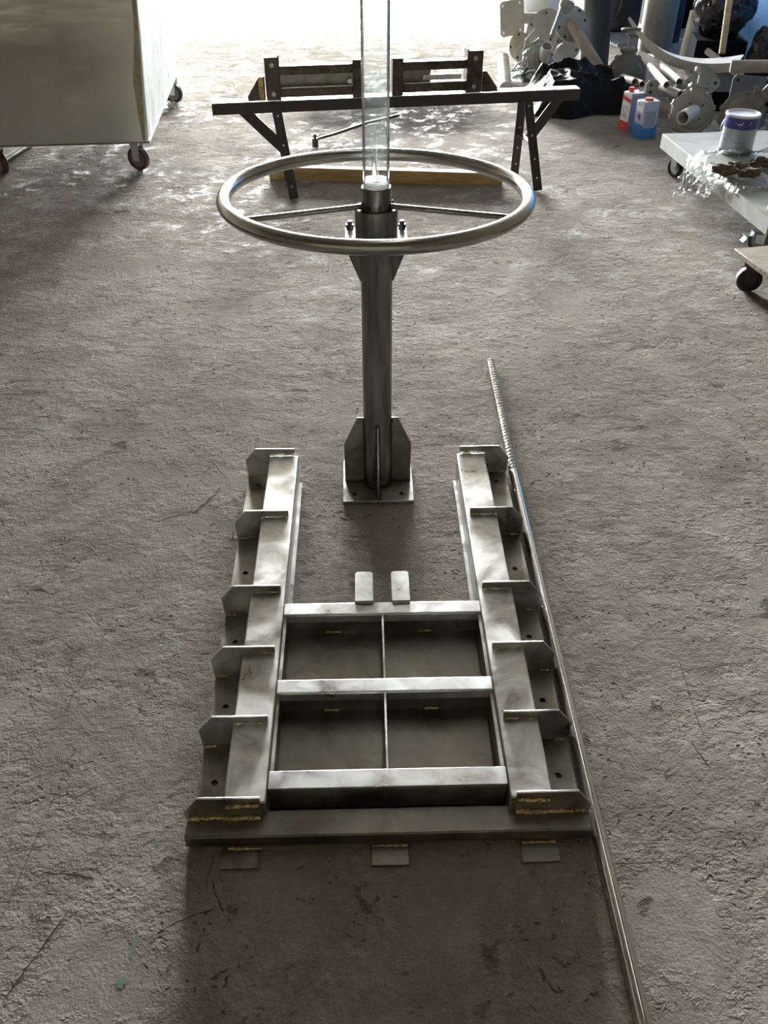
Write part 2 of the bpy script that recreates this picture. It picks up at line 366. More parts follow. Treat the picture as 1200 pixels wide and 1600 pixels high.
# ------------------------------------------------------------------ the welded sluice gate lying on the floor
gate = thing('sluice_gate', (.007, .965, 0), R(1.4), 'large welded stainless steel sluice gate with two toothed side rails lying flat in front', 'sluice gate')
gate.rotation_euler = (0, 0, R(1.4))
GV = [1.068, .785, .503, .312, .125, -.060]
HV = [1.02, .647, .411, .224, .035]
for s in (-1, 1):
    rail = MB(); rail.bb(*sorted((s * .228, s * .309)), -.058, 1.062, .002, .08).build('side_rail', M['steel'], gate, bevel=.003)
    fm = MB(); u0, u1 = .305, .376; vs0 = -.05; cu = .344
    cells = []
    for h in sorted(HV):
        cells.append((vs0, h - .03, None)); cells.append((h - .03, h + .03, h)); vs0 = h + .03
    cells.append((vs0, 1.066, None))
    for a, b, h in cells:
        if h is None: fm.bb(*sorted((s * u0, s * u1)), a, b, .001, .008); continue
        n = 16; rh = .0068; top = []; bot = []; to = []; bo = []
        for k in range(n):
            q = 2 * PI * (k + .5) / n; cx, sx = math.cos(q), math.sin(q); sc = min(((u1 - cu) if cx > 0 else (cu - u0)) / max(abs(cx), 1e-6), .03 / max(abs(sx), 1e-6))
            for lst, r_, z in ((top, rh, .008), (bot, rh, .001), (to, sc, .008), (bo, sc, .001)):
                lst.append(fm.bm.verts.new((s * (cu + r_ * cx), h + r_ * sx, z)))
        cor = {}
        for z, key in ((.008, 't'), (.001, 'b')):
            cor[key] = [fm.bm.verts.new((s * x, y, z)) for x, y in ((u1, b), (u0, b), (u0, a), (u1, a))]
        for A, B, key in ((top, to, 't'), (bot, bo, 'b')):
            for k in range(n):
                q = (k + 1) % n; fm.bm.faces.new((A[k], A[q], B[q], B[k]))
            for ci, c_ in enumerate(cor[key]):
                ks = min(range(n), key=lambda k: (B[k].co - c_.co).length)
                k2 = sorted(range(n), key=lambda k: (B[k].co - c_.co).length)[:2]
                fm.bm.faces.new((B[k2[0]], B[k2[1]], c_))
        for k in range(n):
            q = (k + 1) % n; fm.bm.faces.new((top[k], top[q], bot[q], bot[k]))
        x = s * u1; A_ = [fm.bm.verts.new(p) for p in ((x, a, .001), (x, b, .001), (x, b, .008), (x, a, .008))]; fm.bm.faces.new(A_)
    fm.build('flange', M['steel_dull'], rail if False else gate)
    for i, v in enumerate(GV):
        zb = .0405 if i == 5 else .008
        poly = [(s * .238, .0805), (s * .238, .1), (s * .350, .101), (s * .381, .061), (s * .379, zb), (s * .3095, zb), (s * .3095, .0805)]
        if i == 5: poly = [(s * .238, .0415), (s * .238, .1), (s * .354, .101), (s * .382, .058), (s * .382, zb), (s * .309, zb)]
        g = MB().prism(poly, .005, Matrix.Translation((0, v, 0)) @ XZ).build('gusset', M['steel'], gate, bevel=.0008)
        if i < 5:
            for a, b in (((s * .246, v - .004, .082), (s * .268, v - .004, .082)), ((s * .290, v - .004, .082), (s * .3, v - .004, .082)), ((s * .352, v - .004, .009), (s * .372, v - .004, .009))):
                if s > 0 and i == 5: continue
                p, r_ = bead(a, b, .0025, seed=i); MB().sweep(p, r_, 6).build('weld_bead', M['weld'], g)
        else:
            for a, b in (((s * .240, v - .006, .083), (s * .300, v - .006, .081)), ((s * .240, v - .006, .043), (s * .31, v - .006, .043)), ((s * .31, v - .005, .043), (s * .375, v - .005, .043))):
                p, r_ = bead(a, b, .0045, seed=i); MB().sweep(p, r_, 6).build('weld_bead', M['weld'], g)
# cross channels
for i, (v0, v1) in enumerate([(.426, .462), (.199, .234), (-.029, .010)]):
    cb = MB(); cb.bb(-.2275, .2275, v0, v1, .075, .080); cb.bb(-.2265, .2265, v0, v0 + .004, .052, .076); cb.bb(-.2265, .2265, v1 - .004, v1, .052, .076)
    if i == 2: cb.bb(-.2255, .2255, v0 + .001, v0 + .003, .012, .053)
    cb.build('cross_channel', M['steel_bar'], gate, bevel=.0018)
    wbm = MB(); wbm.bb(-.226, .226, v0 + .008, v0 + .013, .010, .076)
    web = wbm.build('web_plate', M['steel_dull'], gate)
    for k, (a, b) in enumerate([(-.130, -.098), (.085, .115)] if i < 2 else [(-.05, -.015), (.06, .095), (-.21, -.19), (.19, .21)]):
        p, r_ = bead((a, v0 + .006, .013), (b, v0 + .006, .013), .0026, seed=k + i * 7); MB().sweep(p, r_, 6).build('weld_bead', M['weld'], web)
for s in (-1, 1):
    MB().bb(*sorted((s * .2185, s * .2278)), .476, 1.025, .002, .009).build('seal_strip', M['steel_bar'], gate)
    MB().bb(*sorted((s * .2195, s * .2265)), -.02, .43, .010, .0745).build('inner_side_plate', M['steel_dull'], gate)
for v0, v1 in ((.236, .425), (.012, .198)):
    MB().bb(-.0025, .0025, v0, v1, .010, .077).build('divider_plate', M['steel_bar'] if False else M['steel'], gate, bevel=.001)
MB().bb(-.2265, .2265, -.048, .473, .002, .0098).build('skin_plate', M['steel_dull'], gate)
bm_ = MB(); bm_.prism([(-.049, .002), (-.049, .040), (-.101, .040), (-.103, .038), (-.103, .012), (-.098, .002)], .757, Matrix.Rotation(PI / 2, 4, 'Y') @ Matrix.Rotation(PI / 2, 4, 'Z'))
bm_.build('sill_beam', M['steel_dull'], gate, bevel=.0022)
for a, b in ((-.300, -.238), (-.03, .035), (.25, .312)):
    p, r_ = bead((a, -.106, .005), (b, -.106, .005), .0028, seed=3); MB().sweep(p, r_, 6).build('weld_bead', M['weld'], gate)
for a, b in ((-.312, -.242), (-.033, .036), (.246, .316)):
    MB().bb(a, b, -.145, -.100, .001, .006).build('foot_tab', M['steel_dull'], gate, bevel=.0008)
for u in (-.042, .044):
    poly = [(-.0215, -.05), (.0215, -.05), (.0215, .040)] + [(.0135 + .008 * math.cos(q), .042 + .008 * math.sin(q)) for q in (0, .5, 1, 1.57)] + [(-.0135 + .008 * math.cos(q), .042 + .008 * math.sin(q)) for q in (1.57, 2.1, 2.6, 3.14)] + [(-.0215, .040)]
    lg = MB().prism(poly, .008, Matrix.Translation((u, .508, .0845))).build('lifting_lug', M['steel_bar'], gate, bevel=.001)
    p, r_ = bead((u - .02, .457, .083), (u + .02, .457, .083), .003, seed=9); MB().sweep(p, r_, 6).build('weld_bead', M['steel'], lg)

# ------------------------------------------------------------------ threaded rod beside it
p0, p1, p2 = Vector((.375, 2.693, .0135)), Vector((.379, 2.021, .0135)), Vector((.419, .30, .0135))
rod = thing('threaded_rod', (p1.x, p1.y, 0), 0, 'long polished steel rod with threaded far end lying right of the sluice gate', 'rod')
d = (p0 - p1); L_ = d.length; tm = Matrix.Translation(p1 - Vector((p1.x, p1.y, 0))) @ frame_to(d)
prof = [(0, -.002)]; nth = 40; pit = L_ / nth
for k in range(nth):
    z = k * pit; prof += [(.0092, z), (.0092, z + pit * .36), (.0140, z + pit * .50), (.0140, z + pit * .80), (.0092, z + pit * .97)]
prof += [(.010, L_ + .002), (0, L_ + .003)]
MB().lathe(prof, 20, tm).build('thread', M['rodm'], rod)
MB().cyl((0, 0, .0135), (p2.x - p1.x, p2.y - p1.y, .0135), .0135, n=32).build('shaft', M['rodm'], rod)

# ------------------------------------------------------------------ pedestal with handwheel
PX, PY = -.018, 1.995
ped = thing('handwheel_pedestal', (PX, PY, 0), R(1.5), 'tall steel handwheel pedestal with clear stem tube standing behind the sluice gate', 'pedestal')
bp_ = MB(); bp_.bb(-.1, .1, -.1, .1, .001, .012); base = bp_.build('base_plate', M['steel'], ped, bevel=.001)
for sx in (-1, 1):
    for sy in (-1, 1):
        MB().lathe([(0, .0), (.0065, .0), (.0065, .0008), (0, .0008)], 16, Matrix.Translation((sx * .066, sy * .066, .012))).build('bolt_hole', M['hole'], base)
MB().cyl((0, 0, .012), (0, 0, .718), .0385, n=48).build('post', M['dark_steel'], ped)
for k in range(4):
    rm = RZ(k * PI / 2)
    poly = [(.036, .012), (.094, .012), (.094, .140), (.056, .226), (.036, .226)]
    g = MB().prism(poly, .0055, rm @ XZ).build('base_gusset', M['steel_dull'], ped, bevel=.0008)
    dx = Vector((math.cos(k * PI / 2), math.sin(k * PI / 2), 0)); dy = Vector((-dx.y, dx.x, 0))
    for s in (-1, 1):
        for a, b in (((.038, .02), (.038, .222)), ((.042, .014), (.094, .014))):
            p, r_ = bead(dx * a[0] + dy * s * .004 + Vector((0, 0, a[1])), dx * b[0] + dy * s * .004 + Vector((0, 0, b[1])), .0032, seed=k); MB().sweep(p, r_, 6).build('weld_bead', M['weld_dark'], g)
    poly = [(.036, .717), (.072, .717), (.072, .700), (.041, .622), (.036, .622)]
    MB().prism(poly, .0055, rm @ XZ).build('head_gusset', M['dark_steel'], ped)
wl = MB(); q_ = [Vector((.040 * math.cos(a * 2 * PI / 60), .040 * math.sin(a * 2 * PI / 60), .015)) for a in range(60)]
wl.sweep(q_, [.003 * random.uniform(.8, 1.3) for _ in q_], 6, closed=True).build('weld_ring', M['weld_dark'], ped)
hp = MB().bb(-.074, .074, -.074, .074, .717, .726).build('head_plate', M['steel_bar'], ped, bevel=.001)
for sx in (-1, 1):
    for sy in (-1, 1):
        MB().cyl((sx * .063, sy * .060, .72), (sx * .063, sy * .060, .748), .006, n=12).cyl((sx * .063, sy * .060, .727), (sx * .063, sy * .060, .740), .0105, n=6).build('bolt', M['black_steel'], hp)
MB().lathe([(0, .726), (.050, .726), (.0505, .730), (.0505, .798), (.049, .802), (.036, .802), (.036, .796), (0, .796)], 56).build('bearing_housing', M['dark_steel'], ped)
MB().lathe([(.031, .796), (.036, .796), (.036, .816), (.0345, .820), (.0345, .847), (.0335, .849), (.029, .849), (.029, .80)], 48).build('hub_collar', M['dark_steel'], ped)
for k in range(8):
    q = 2 * PI * k / 8 + .25
    MB().cyl((.034 * math.cos(q), .034 * math.sin(q), .809), (.0405 * math.cos(q), .0405 * math.sin(q), .809), .0055, n=12).build('set_screw', M['brown_steel'], ped)
tl, TR = .0361, .3484
def rimpt(q, z0=.8308): return Vector((TR * math.cos(q), TR * math.sin(q) * math.cos(tl), z0 - TR * math.sin(q) * math.sin(tl)))
wh = MB().sweep([rimpt(2 * PI * k / 96) for k in range(96)], .0158, 20, closed=True).build('handwheel_rim', M['rim'], ped)
for q in (R(90), R(-152), R(-28)):
    e = rimpt(q); e = e - e.normalized() * .006
    MB().cyl((.033 * math.cos(q),   .033 * math.sin(q), .809), e, .0062, n=16).build('spoke', M['rim'], ped)
MB().tube((0, 0, .80), (0, 0, 1.46), .0305, .0275, 48).build('stem_cover_tube', M['acrylic'], ped)
th = MB()
for z in [.846 + .0035 * k for k in range(6)]:
    th.sweep([Vector((.0292 * math.cos(a * 2 * PI / 36), .0292 * math.sin(a * 2 * PI / 36), z)) for a in range(36)], .0011, 6, closed=True)
th.build('tube_thread', M['canwhite'], ped)
sc = MB()
for k in range(11):
    for dx_ in (-.009, .001): sc.box((dx_ + random.uniform(-.0005, .0005), -.0295, .905 + k * .0058), (.0012, .0006, .0034))
sc.box((.0045, -.0292, .880), (.0016, .0006, .036)); sc.build('scale_marks', M['canwhite'], ped)
hz = MB(); n, m_ = 40, 30; V = []
for j in range(m_ + 1):
    row = []
    for i in range(n + 1):
        q = -PI * .98 + PI * 1.02 * i / n; z = .900 + (.192 + .020 * noise.noise(Vector((i * .45, 3, 1)))) * j / m_
        rr = .0262 + .0016 * noise.noise(Vector((i * .5, j * .5, 0))); row.append(hz.bm.verts.new((rr * math.cos(q), rr * math.sin(q), z)))
    V.append(row)
for j in range(m_):
    for i in range(n): hz.bm.faces.new((V[j][i], V[j][i + 1], V[j + 1][i + 1], V[j + 1][i]))
hz.build('cloudy_film', M['haze'], ped)

# ------------------------------------------------------------------ trestle bench with a small gate frame on it
BA = R(9.14); BC = (.0815, 4.575)
bench = thing('trestle_bench', (*BC, 0), BA, 'low black steel trestle bench behind the handwheel, its top scraped to green paint', 'trestle')
MB().bb(-.92, .915, -.028, .028, .398, .447).build('beam', M['black_steel'], bench, bevel=.002)
MB().bb(-.918, .913, -.029, .042, .4475, .452).build('top_face', M['green_top'], bench)
def bar(a, b, wdt, th_, nrm=(0, -1, 0)):
    a, b = Vector(a), Vector(b); d_ = (b - a); z = d_.normalized(); y = Vector(nrm); y = (y - z * y.dot(z)).normalized(); x = y.cross(z)
    m = Matrix((x, y, z)).transposed().to_4x4(); m.translation = (a + b) / 2
    return MB().box((0, 0, 0), (wdt, th_, d_.length), m) if False else (lambda mb: (mb.box((0, 0, 0), (1, 1, 1)), [setattr(v, 'co', m @ Vector((v.co.x * wdt, v.co.y * th_, v.co.z * d_.length))) for v in mb.bm.verts], mb)[2])(MB())
for tx, fx, fyf, fyb, sg in ((-.617, -.56, -.095, .196, -1), (.637, .700, -.170, .10, 1)):
    for fy, ty in ((fyf, -.030), (fyb, .030)):
        lg = bar((tx, ty + (-.004 if fy < 0 else .004), .440), (fx - (.05 if (fy > 0 and sg > 0) else 0), fy, .004), .046, .006).build('leg', M['black_steel'], bench, bevel=.001)
        hb = MB(); A_ = Vector((tx, ty, .44)); B_ = Vector((fx - (.05 if (fy > 0 and sg > 0) else 0), fy, .004))
        for t_ in (.12, .42, .66, .86):
            c_ = A_.lerp(B_, t_) + Vector((0, -.008 if fy < 0 else -.004, 0)); hb.cyl(c_, c_ + Vector((0, -.0015, 0)), .0045, n=12)
        hb.build('bolt_hole', M['canwhite'] if False else M['zinc'], lg)
    k = .5
    bar((tx * .5 + fx * .5, fyf * .5 - .012, .22), (tx * .5 + fx * .5 - (.02 if sg > 0 else 0), fyb * .5 + .01, .22), .035, .005, (0, 0, 1)).build('leg_tie', M['black_steel'], bench)
    bar((sg * (.815 if sg > 0 else .775), -.02, .415), (sg * (.655 if sg > 0 else .590), -.055 if sg < 0 else -.07, .235), .052, .006).build('brace', M['black_steel'], bench, bevel=.001)

sf = thing('small_sluice_gate', (*BC, .452), BA, 'small brown steel gate frame lying on the trestle bench', 'steel frame')
T = lambda z: z - .452
for s, x0, x1, zt in ((-1, -.655, -.588, .640), (1, .322, .400, .640)):
    up = MB().bb(x0, x1, -.030, .030, .002, T(zt)).bb(x1 - .006 if s < 0 else x0 - .001, x1 + .002 if s < 0 else x0 + .006, -.034, .034, .001, T(zt) + .008).build('end_post', M['brown_steel'], sf, bevel=.002)
    cx = (x0 + x1) / 2
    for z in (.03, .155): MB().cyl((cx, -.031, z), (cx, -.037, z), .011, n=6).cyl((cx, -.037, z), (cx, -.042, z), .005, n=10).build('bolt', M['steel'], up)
    pts = [(-.745, 0), (-.660, 0), (-.660, .105), (-.684, .108), (-.745, .02)] if s < 0 else [(.402, 0), (.485, 0), (.480, .02), (.420, .095), (.402, .095)]
    gp = MB().prism(pts, .012, Matrix.Translation((0, -.022, .002)) @ XZ).build('end_gusset', M['brown_steel'], sf, bevel=.001)
    if s < 0: MB().bb(-.690, -.668, -.038, -.0285, .004, .108).cyl((-.68, -.038, .03), (-.68, -.044, .03), .011, n=6).build('weld_strip', M['brass_weld'], gp)
for x0, x1 in ((-.238, -.190), (-.045, .007)):
    MB().bb(x0, x1, -.032, .028, .001, .166).bb(x0 - .002, x0 + .004, -.038, -.03, .001, .168).build('middle_post', M['brown_steel'], sf, bevel=.003)
for x0, x1 in ((-.587, -.239), (.008, .321)):
    MB().bb(x0, x1, -.026, .020, .110, .148).build('upper_rail', M['brown_steel'], sf, bevel=.003)
    lr = MB().bb(x0, x1, -.026, .020, .012, .052).build('lower_rail', M['brown_steel'], sf, bevel=.003)
    MB().bb(x0 + .005, x1 - .005, -.028, .004, .0525, .0565).build('bright_edge', M['steel_bar'], lr)
MB().bb(-.587, -.239, .008, .014, .052, .110).build('back_plate', M['steel_dull'], sf)
MB().bb(.008, .150, .008, .014, .052, .110).build('back_plate', M['steel_dull'], sf)
MB().cyl((-.255, -.02, .075), (-.255, -.034, .075), .010, n=16).build('plug', M['canwhite'], sf)
MB().bb(.11, .30, -.005, .02, .060, .085).build('inner_flat', M['steel_bar'], sf)

# timber and small clamp under the bench
a, b = Vector((-.614, 4.70)), Vector((.622, 4.585)); an = math.atan2(b.y - a.y, b.x - a.x)
tb = MB().bb(0, (b - a).length, 0, .05, .001, .068).build('timber_beam', M['timber'], None, bevel=.002, loc=(a.x, a.y, 0), rot=(0, 0, an))
tag(tb, 'yellow sawn timber lying on the floor under the trestle bench', 'timber')
cl = thing('clamp_bar', (-.405, 5.30, 0), 0, 'thin dark bar with an upright black screw lying behind the timber under the trestle', 'tool')
MB().sweep([(-.01, .03, .03), (.12, .15, .035), (.30, .36, .04), (.5, .5, .05)], .009, 10).build('bar', M['brown_steel'], cl)
MB().cyl((0, 0, .002), (0, 0, .05), .018, n=12).cyl((0, 0, .05), (0, 0, .075), .010, n=12).cyl((0, 0, .062), (0, 0, .069), .024, n=12).build('screw', M['black_steel'], cl)

# ------------------------------------------------------------------ casters
def caster(parent, loc, r, wdt, rz, htop, tyre, hub, fork, name='caster', tread=None):
    """wheel axis along local x; fork up to height htop"""
    T_ = Matrix.Translation(loc) @ RZ(rz)
    my = T_ @ Matrix.Translation((0, 0, r)) @ Matrix.Rotation(PI / 2, 4, 'Y')
    f = MB()
    for s in (-1, 1):
        f.prism([(-.018, -.01), (.018, -.01), (.03, htop - r - .012), (-.03, htop - r - .012)], .003, T_ @ Matrix.Translation((s * (wdt / 2 + .004), 0, r)) @ Matrix.Rotation(PI / 2, 4, 'Z') @ XZ)
    f.box(T_ @ Vector((0, 0, htop - .009)), (wdt + .012, .062, .004), RZ(rz)); f.box(T_ @ Vector((0, 0, htop - .003)), (.085, .085, .005), RZ(rz))
    f.cyl(T_ @ Vector((-wdt / 2 - .008, 0, r)), T_ @ Vector((wdt / 2 + .008, 0, r)), .007, n=10)
    cs = f.build(name, fork, parent)
    wl_ = MB().lathe([(r * .72, -wdt / 2), (r * .95, -wdt / 2), (r, -wdt / 2 + .004), (r, wdt / 2 - .004), (r * .95, wdt / 2), (r * .72, wdt / 2)], 36, my, True).build('tyre', tyre, cs)
    h = MB().lathe([(0, -wdt / 2 + .001), (r * .22, -wdt / 2 - .002), (r * .25, -wdt / 2 + .007), (r * .73, -wdt / 2 + .006), (r * .73, wdt / 2 - .006), (r * .25, wdt / 2 - .007), (r * .22, wdt / 2 + .002), (0, wdt / 2 - .001)], 36, my)
    h.build('wheel_centre', hub, cs)
    return cs

# ------------------------------------------------------------------ steel cabinet at left
CB = thing('rolling_cabinet', (-1.25, 4.78, 0), R(5.5), 'big sheet steel cabinet on maroon casters, cut off by the left edge', 'cabinet')
cbm = MB(); zt = 1.30; fx = .095; Wc, Dc = 2.0, 1.62
vs_ = [cbm.bm.verts.new(p) for p in ((-Wc, 0, .17), (0, 0, .17), (0, Dc, .17), (-Wc, Dc, .17), (-Wc, 0, zt), (fx, 0, zt), (fx, Dc, zt), (-Wc, Dc, zt))]
for f_ in ((0, 1, 5, 4), (1, 2, 6, 5), (2, 3, 7, 6), (3, 0, 4, 7), (0, 3, 2, 1), (4, 5, 6, 7)): cbm.bm.faces.new([vs_[i] for i in f_])
bmesh.ops.subdivide_edges(cbm.bm, edges=cbm.bm.edges[:], cuts=5, use_grid_fill=True)
M['cab'] = mat('cabinet_sheet', (.95, .97, .93), .20, 1, var=(.86, .88, .84), vs=2, rvar=.05, bump=.35, bs=1.3, stretch=(.8, 1, 2.4), bdist=.02)
cbm.build('body', M['cab'], CB, smooth=False)
sp = MB(); A4 = [(.003, .012, .176), (.003, Dc - .012, .176)]
va_ = [sp.bm.verts.new(p) for p in ((.0035, .012, .18), (.0035, Dc - .012, .18), (fx + .002, Dc - .012, zt - .01), (fx + .002, .012, zt - .01))]
sp.bm.faces.new(va_); M['foil'] = mat('crinkled_foil', (.85, .87, .86), .42, .35, var=(.62, .64, .64), vs=5, bump=.9, bs=14, stretch=(1, 2.5, .5), bdist=.02)
bmesh.ops.solidify(sp.bm, geom=sp.bm.faces[:], thickness=.002); sp.build('side_panel', M['foil'], CB)
MB().bb(-Wc, .002, -.003, .012, .166, .174).build('bottom_edge', M['steel_dull'], CB)
MB().bb(.001, .006, .0, Dc, .166, .178).build('side_edge', M['steel_bar'], CB)
tp = MB(); tp.prism([(-.030, .18), (-.014, .176), (-.004 + fx * .45, .70), (-.004 + fx * .82, 1.1), (-.025 + fx * .82, 1.1), (-.022 + fx * .45, .70), (-.030, .46)], .002, Matrix.Translation((0, -.0015, 0)) @ XZ)
tp.build('glue_strip', mat('old_adhesive', (.30, .25, .14), .6, var=(.38, .35, .28), vs=22), CB)
caster(CB, (-.085, .10, 0), .0625, .032, R(62), .168, M['redwheel'], M['greyhub'], M['zinc'], tread=M['tread'])
caster(CB, (-.82, .10, 0), .0625, .032, R(40), .168, M['redwheel'], M['greyhub'], M['zinc'])
caster(CB, (-.03, Dc - .08, 0), .0625, .032, R(70), .168, M['rubber'], M['greyhub'], M['zinc'])
caster(CB, (-1.6, Dc - .08, 0), .0625, .032, R(30), .168, M['rubber'], M['greyhub'], M['zinc'])
g0, g1 = at(8, 256), at(50, 228)
tag(MB().cyl((0, 0, 0), (g1[0] - g0[0], g1[1] - g0[1], 0), .016, n=20).build('steel_tube', M['rim'], None, loc=(g0[0], g0[1], .016)), 'shiny steel tube on the floor under the sheet steel cabinet', 'tube')
sx_, sy_ = at(262, 168)
tag(MB().blob((0, 0, 0), (.07, .05, .022), 3, .8, 4, 7).build('plastic_scrap', M['wrapfilm'], None, loc=(sx_, sy_, .018)), 'crumpled clear plastic scrap on the floor by the cabinet rear caster', 'plastic scrap')

# ------------------------------------------------------------------ pale trolley at right
ta = math.atan2(-(3.53 - 4.79), (1.60 - 1.474)) ; TD = math.atan2(1.474 - 1.613, 4.792 - 3.56)
tr = thing('platform_trolley', (1.474, 4.792, 0), -TD if False else R(6.2), 'low pale grey platform trolley with casters at the right edge', 'trolley')
TL, TW = 1.25, .92
MB().bb(.0, TW, -TL, 0, .204, .210).build('deck', M['trolley'], tr, bevel=.001)
ap = MB(); ap.bb(0, .004, -TL, 0, .140, .205); ap.bb(TW - .004, TW, -TL, 0, .14, .205); ap.bb(.004, TW - .004, -TL, -TL + .004, .14, .205); ap.bb(.004, TW - .004, -.004, 0, .14, .205)
ap.build('apron', M['trolley'], tr)
MB().sweep([(.035, -1.16, .211), (.035, -1.16, .30), (.20, -1.16, .36), (.60, -1.16, .36), (.80, -1.16, .211)], .008, 10).build('handle_rail', M['whitepipe'], tr)
caster(tr, (.088, .035 - .085, 0), .047, .026, R(20), .205, M['rubber'], M['zinc'], M['zinc'])
c2 = caster(tr, (.075, -1.10, 0), .055, .030, R(50), .205, M['rubber'], M['greyhub'], M['zinc'])
MB().bb(.0, .07, -1.16, -1.13, .105, .118).bb(-.035, .005, -1.165, -1.125, .098, .104).box((-.03, -1.145, .085), (.03, .03, .006), Matrix.Rotation(R(-55), 4, 'Y')).build('brake_pedal', M['zinc'], c2)
caster(tr, (TW - .09, -.09, 0), .047, .026, 0, .205, M['rubber'], M['zinc'], M['zinc'])
caster(tr, (TW - .09, -1.12, 0), .047, .026, 0, .205, M['rubber'], M['zinc'], M['zinc'])

# dolly
dl = thing('wooden_dolly', (1.415, 3.365, 0), R(12), 'small wooden dolly on black wheels, lowest at the right edge', 'dolly')
MB().bb(0, .5, -.42, 0, .136, .155).build('board', M['ply'], dl, bevel=.003)
MB().bb(-.003, 0, -.415, -.005, .136, .152).bb(0, .5, .0, .002, .137, .153).build('board_edge', M['plyedge'], dl)
caster(dl, (.055, -.07, 0), .050, .034, R(68), .136, M['rubber'], M['rubber'], M['black_steel'])
caster(dl, (.055, -.36, 0), .050, .034, R(40), .136, M['rubber'], M['rubber'], M['black_steel'])
caster(dl, (.44, -.07, 0), .050, .034, R(68), .136, M['rubber'], M['rubber'], M['black_steel'])
caster(dl, (.44, -.36, 0), .050, .034, R(40), .136, M['rubber'], M['rubber'], M['black_steel'])

# paint can on trolley
pc = thing('paint_can', (1.752, 4.47, .2105), R(-8), 'tin of paint with navy band and white lid standing on the pale trolley', 'paint can')
pr, ph = .080, .182
MB().lathe([(0, 0), (pr - .002, 0), (pr, .003), (pr, ph - .055), (0, ph - .055)], 40).build('tin_body', M['tin'], pc)
MB().lathe([(pr + .0006, ph - .060), (pr + .0006, ph - .008), (pr - .01, ph - .008)], 40).build('navy_band', M['navy'], pc)
MB().lathe([(0, ph - .006), (pr - .012, ph - .004), (pr - .010, ph + .001), (pr - .002, ph + .003), (pr + .003, ph), (pr + .003, ph - .008), (pr - .003, ph - .009)], 40).build('lid', M['canwhite'], pc)
def arc_on(r, pts): return [Vector((r * math.sin(a), -r * math.cos(a), z)) for a, z in pts]
wr = MB(); wr.sweep(arc_on(pr + .0015, [(-.55, ph - .030), (-.52, ph - .033), (-.48, ph - .030)]), .0018, 6)
wr.sweep(arc_on(pr + .0015, [(-.40, ph - .036), (-.34, ph - .038), (-.28, ph - .032), (-.25, ph - .036), (-.18, ph - .037), (-.12, ph - .028), (-.10, ph - .024)]), .0020, 6)
wr.sweep(arc_on(pr + .0015, [(-.29, ph - .024), (-.27, ph - .025)]), .0016, 6)
wr.sweep(arc_on(pr + .0015, [(.34, ph - .022), (.33, ph - .030), (.31, ph - .038)]), .0014, 6)
wr.build('brand_script', M['canwhite'], pc)
st = MB()
for k in range(26):
    q = -1.4 + k * .17; c_ = Vector((pr * math.sin(q), -pr * math.cos(q), .013)); st.box(c_, (.0075, .0014, .020), RZ(q))
st.build('black_stripes', M['hole'], pc)
lb = MB(); lb.sweep(arc_on(pr + .001, [(-.75, .105), (-.6, .075), (-.3, .062), (0, .060), (.3, .070), (.6, .085)]), .0009, 6)
for z in (.082, .090, .098): lb.sweep(arc_on(pr + .0006, [(-.30 + .05 * k, z) for k in range(10)]), .0007, 6)
lb.build('label_lines', M['cangrey'], pc)
MB().sweep([(-pr - .002, 0, ph - .03), (-pr - .014, -.004, ph - .06), (-pr - .012, -.01, ph - .085), (-pr * .85, -.05, ph - .10)], .0016, 6).build('bail_handle', M['zinc'], pc)

# plastic wrap and clods on trolley
def sheet(fn, nu, nv):
    mb = MB(); V = [[mb.bm.verts.new(fn(i / nu, j / nv)) for i in range(nu + 1)] for j in range(nv + 1)]
    for j in range(nv):
        for i in range(nu): mb.bm.faces.new((V[j][i], V[j][i + 1], V[j + 1][i + 1], V[j + 1][i]))
    return mb
def wrapfn(u, v):
    x = -.012 + u * .53; y = -.93 + v * .50 + .02 * noise.noise(Vector((u * 5, v * 5, 9)))
    z = .216 + .028 * abs(noise.noise(Vector((u * 7, v * 9, 1)))) + .018 * abs(noise.noise(Vector((u * 22, v * 14, 4)))) + .035 * math.exp(-((v - .85) / .12) ** 2)
    if x < .0: z = .214 + x * 1.1 - .01 * abs(noise.noise(Vector((u * 20, v * 18, 1)))); y += x * .2
    return Vector((x, y, z))
wo = sheet(wrapfn, 90, 70).build('plastic_wrap', M['wrapfilm'], None, matrix=Matrix.Translation((1.474, 4.792, 0)) @ RZ(R(6.2)))
tag(wo, 'crumpled clear plastic sheet draped over the trolley edge', 'plastic sheet')
def tailfn(u, v):
    e0 = Vector((1.500, 4.40, .208)).lerp(Vector((1.535, 3.98, .208)), v); tip = Vector((1.445, 4.33, .010)) + Vector((.05 * v, -.10 * v, 0))
    k = u * (1 - .62 * abs(v - .18) ** .8); p = e0.lerp(tip, k); p.z = .212 * (1 - k) ** 1.15 + .010
    wr_ = noise.noise(Vector((v * 16, u * 2.5, 2))) + .6 * noise.noise(Vector((v * 40, u * 4, 5)))
    p += Vector((-.022, 0, .012)) * wr_ * min(1, u * 4 + .2); p.z = max(.006, p.z); p.x = min(p.x, 1.475 + (4.79 - p.y) * .108 - .004)
    return p
tag(sheet(tailfn, 40, 110).build('plastic_tail', M['wrapfilm'], None), 'twisted end of clear plastic film hanging from the trolley down to the floor', 'plastic film')
for i, (px, py, sz, lab) in enumerate([(1135, 268, (.055, .035, .022), 'brown clod nearest the trolley edge, on the clear plastic'), (1150, 262, (.045, .03, .018), 'brown clod in the middle of the clear plastic on the trolley'),
                                   (1172, 272, (.05, .03, .02), 'low brown clod right of the middle on the clear plastic'), (1190, 256, (.05, .03, .022), 'brown clod at the right picture edge on the clear plastic')]):
    x, y = at(px, py, .24)
    tag(MB().blob((0, 0, 0), sz, 3, .7, 2.6, i * 3).build('clod', M['clay'], None, loc=(x, y, .245)), lab, 'clod', 'brown clods on the plastic')

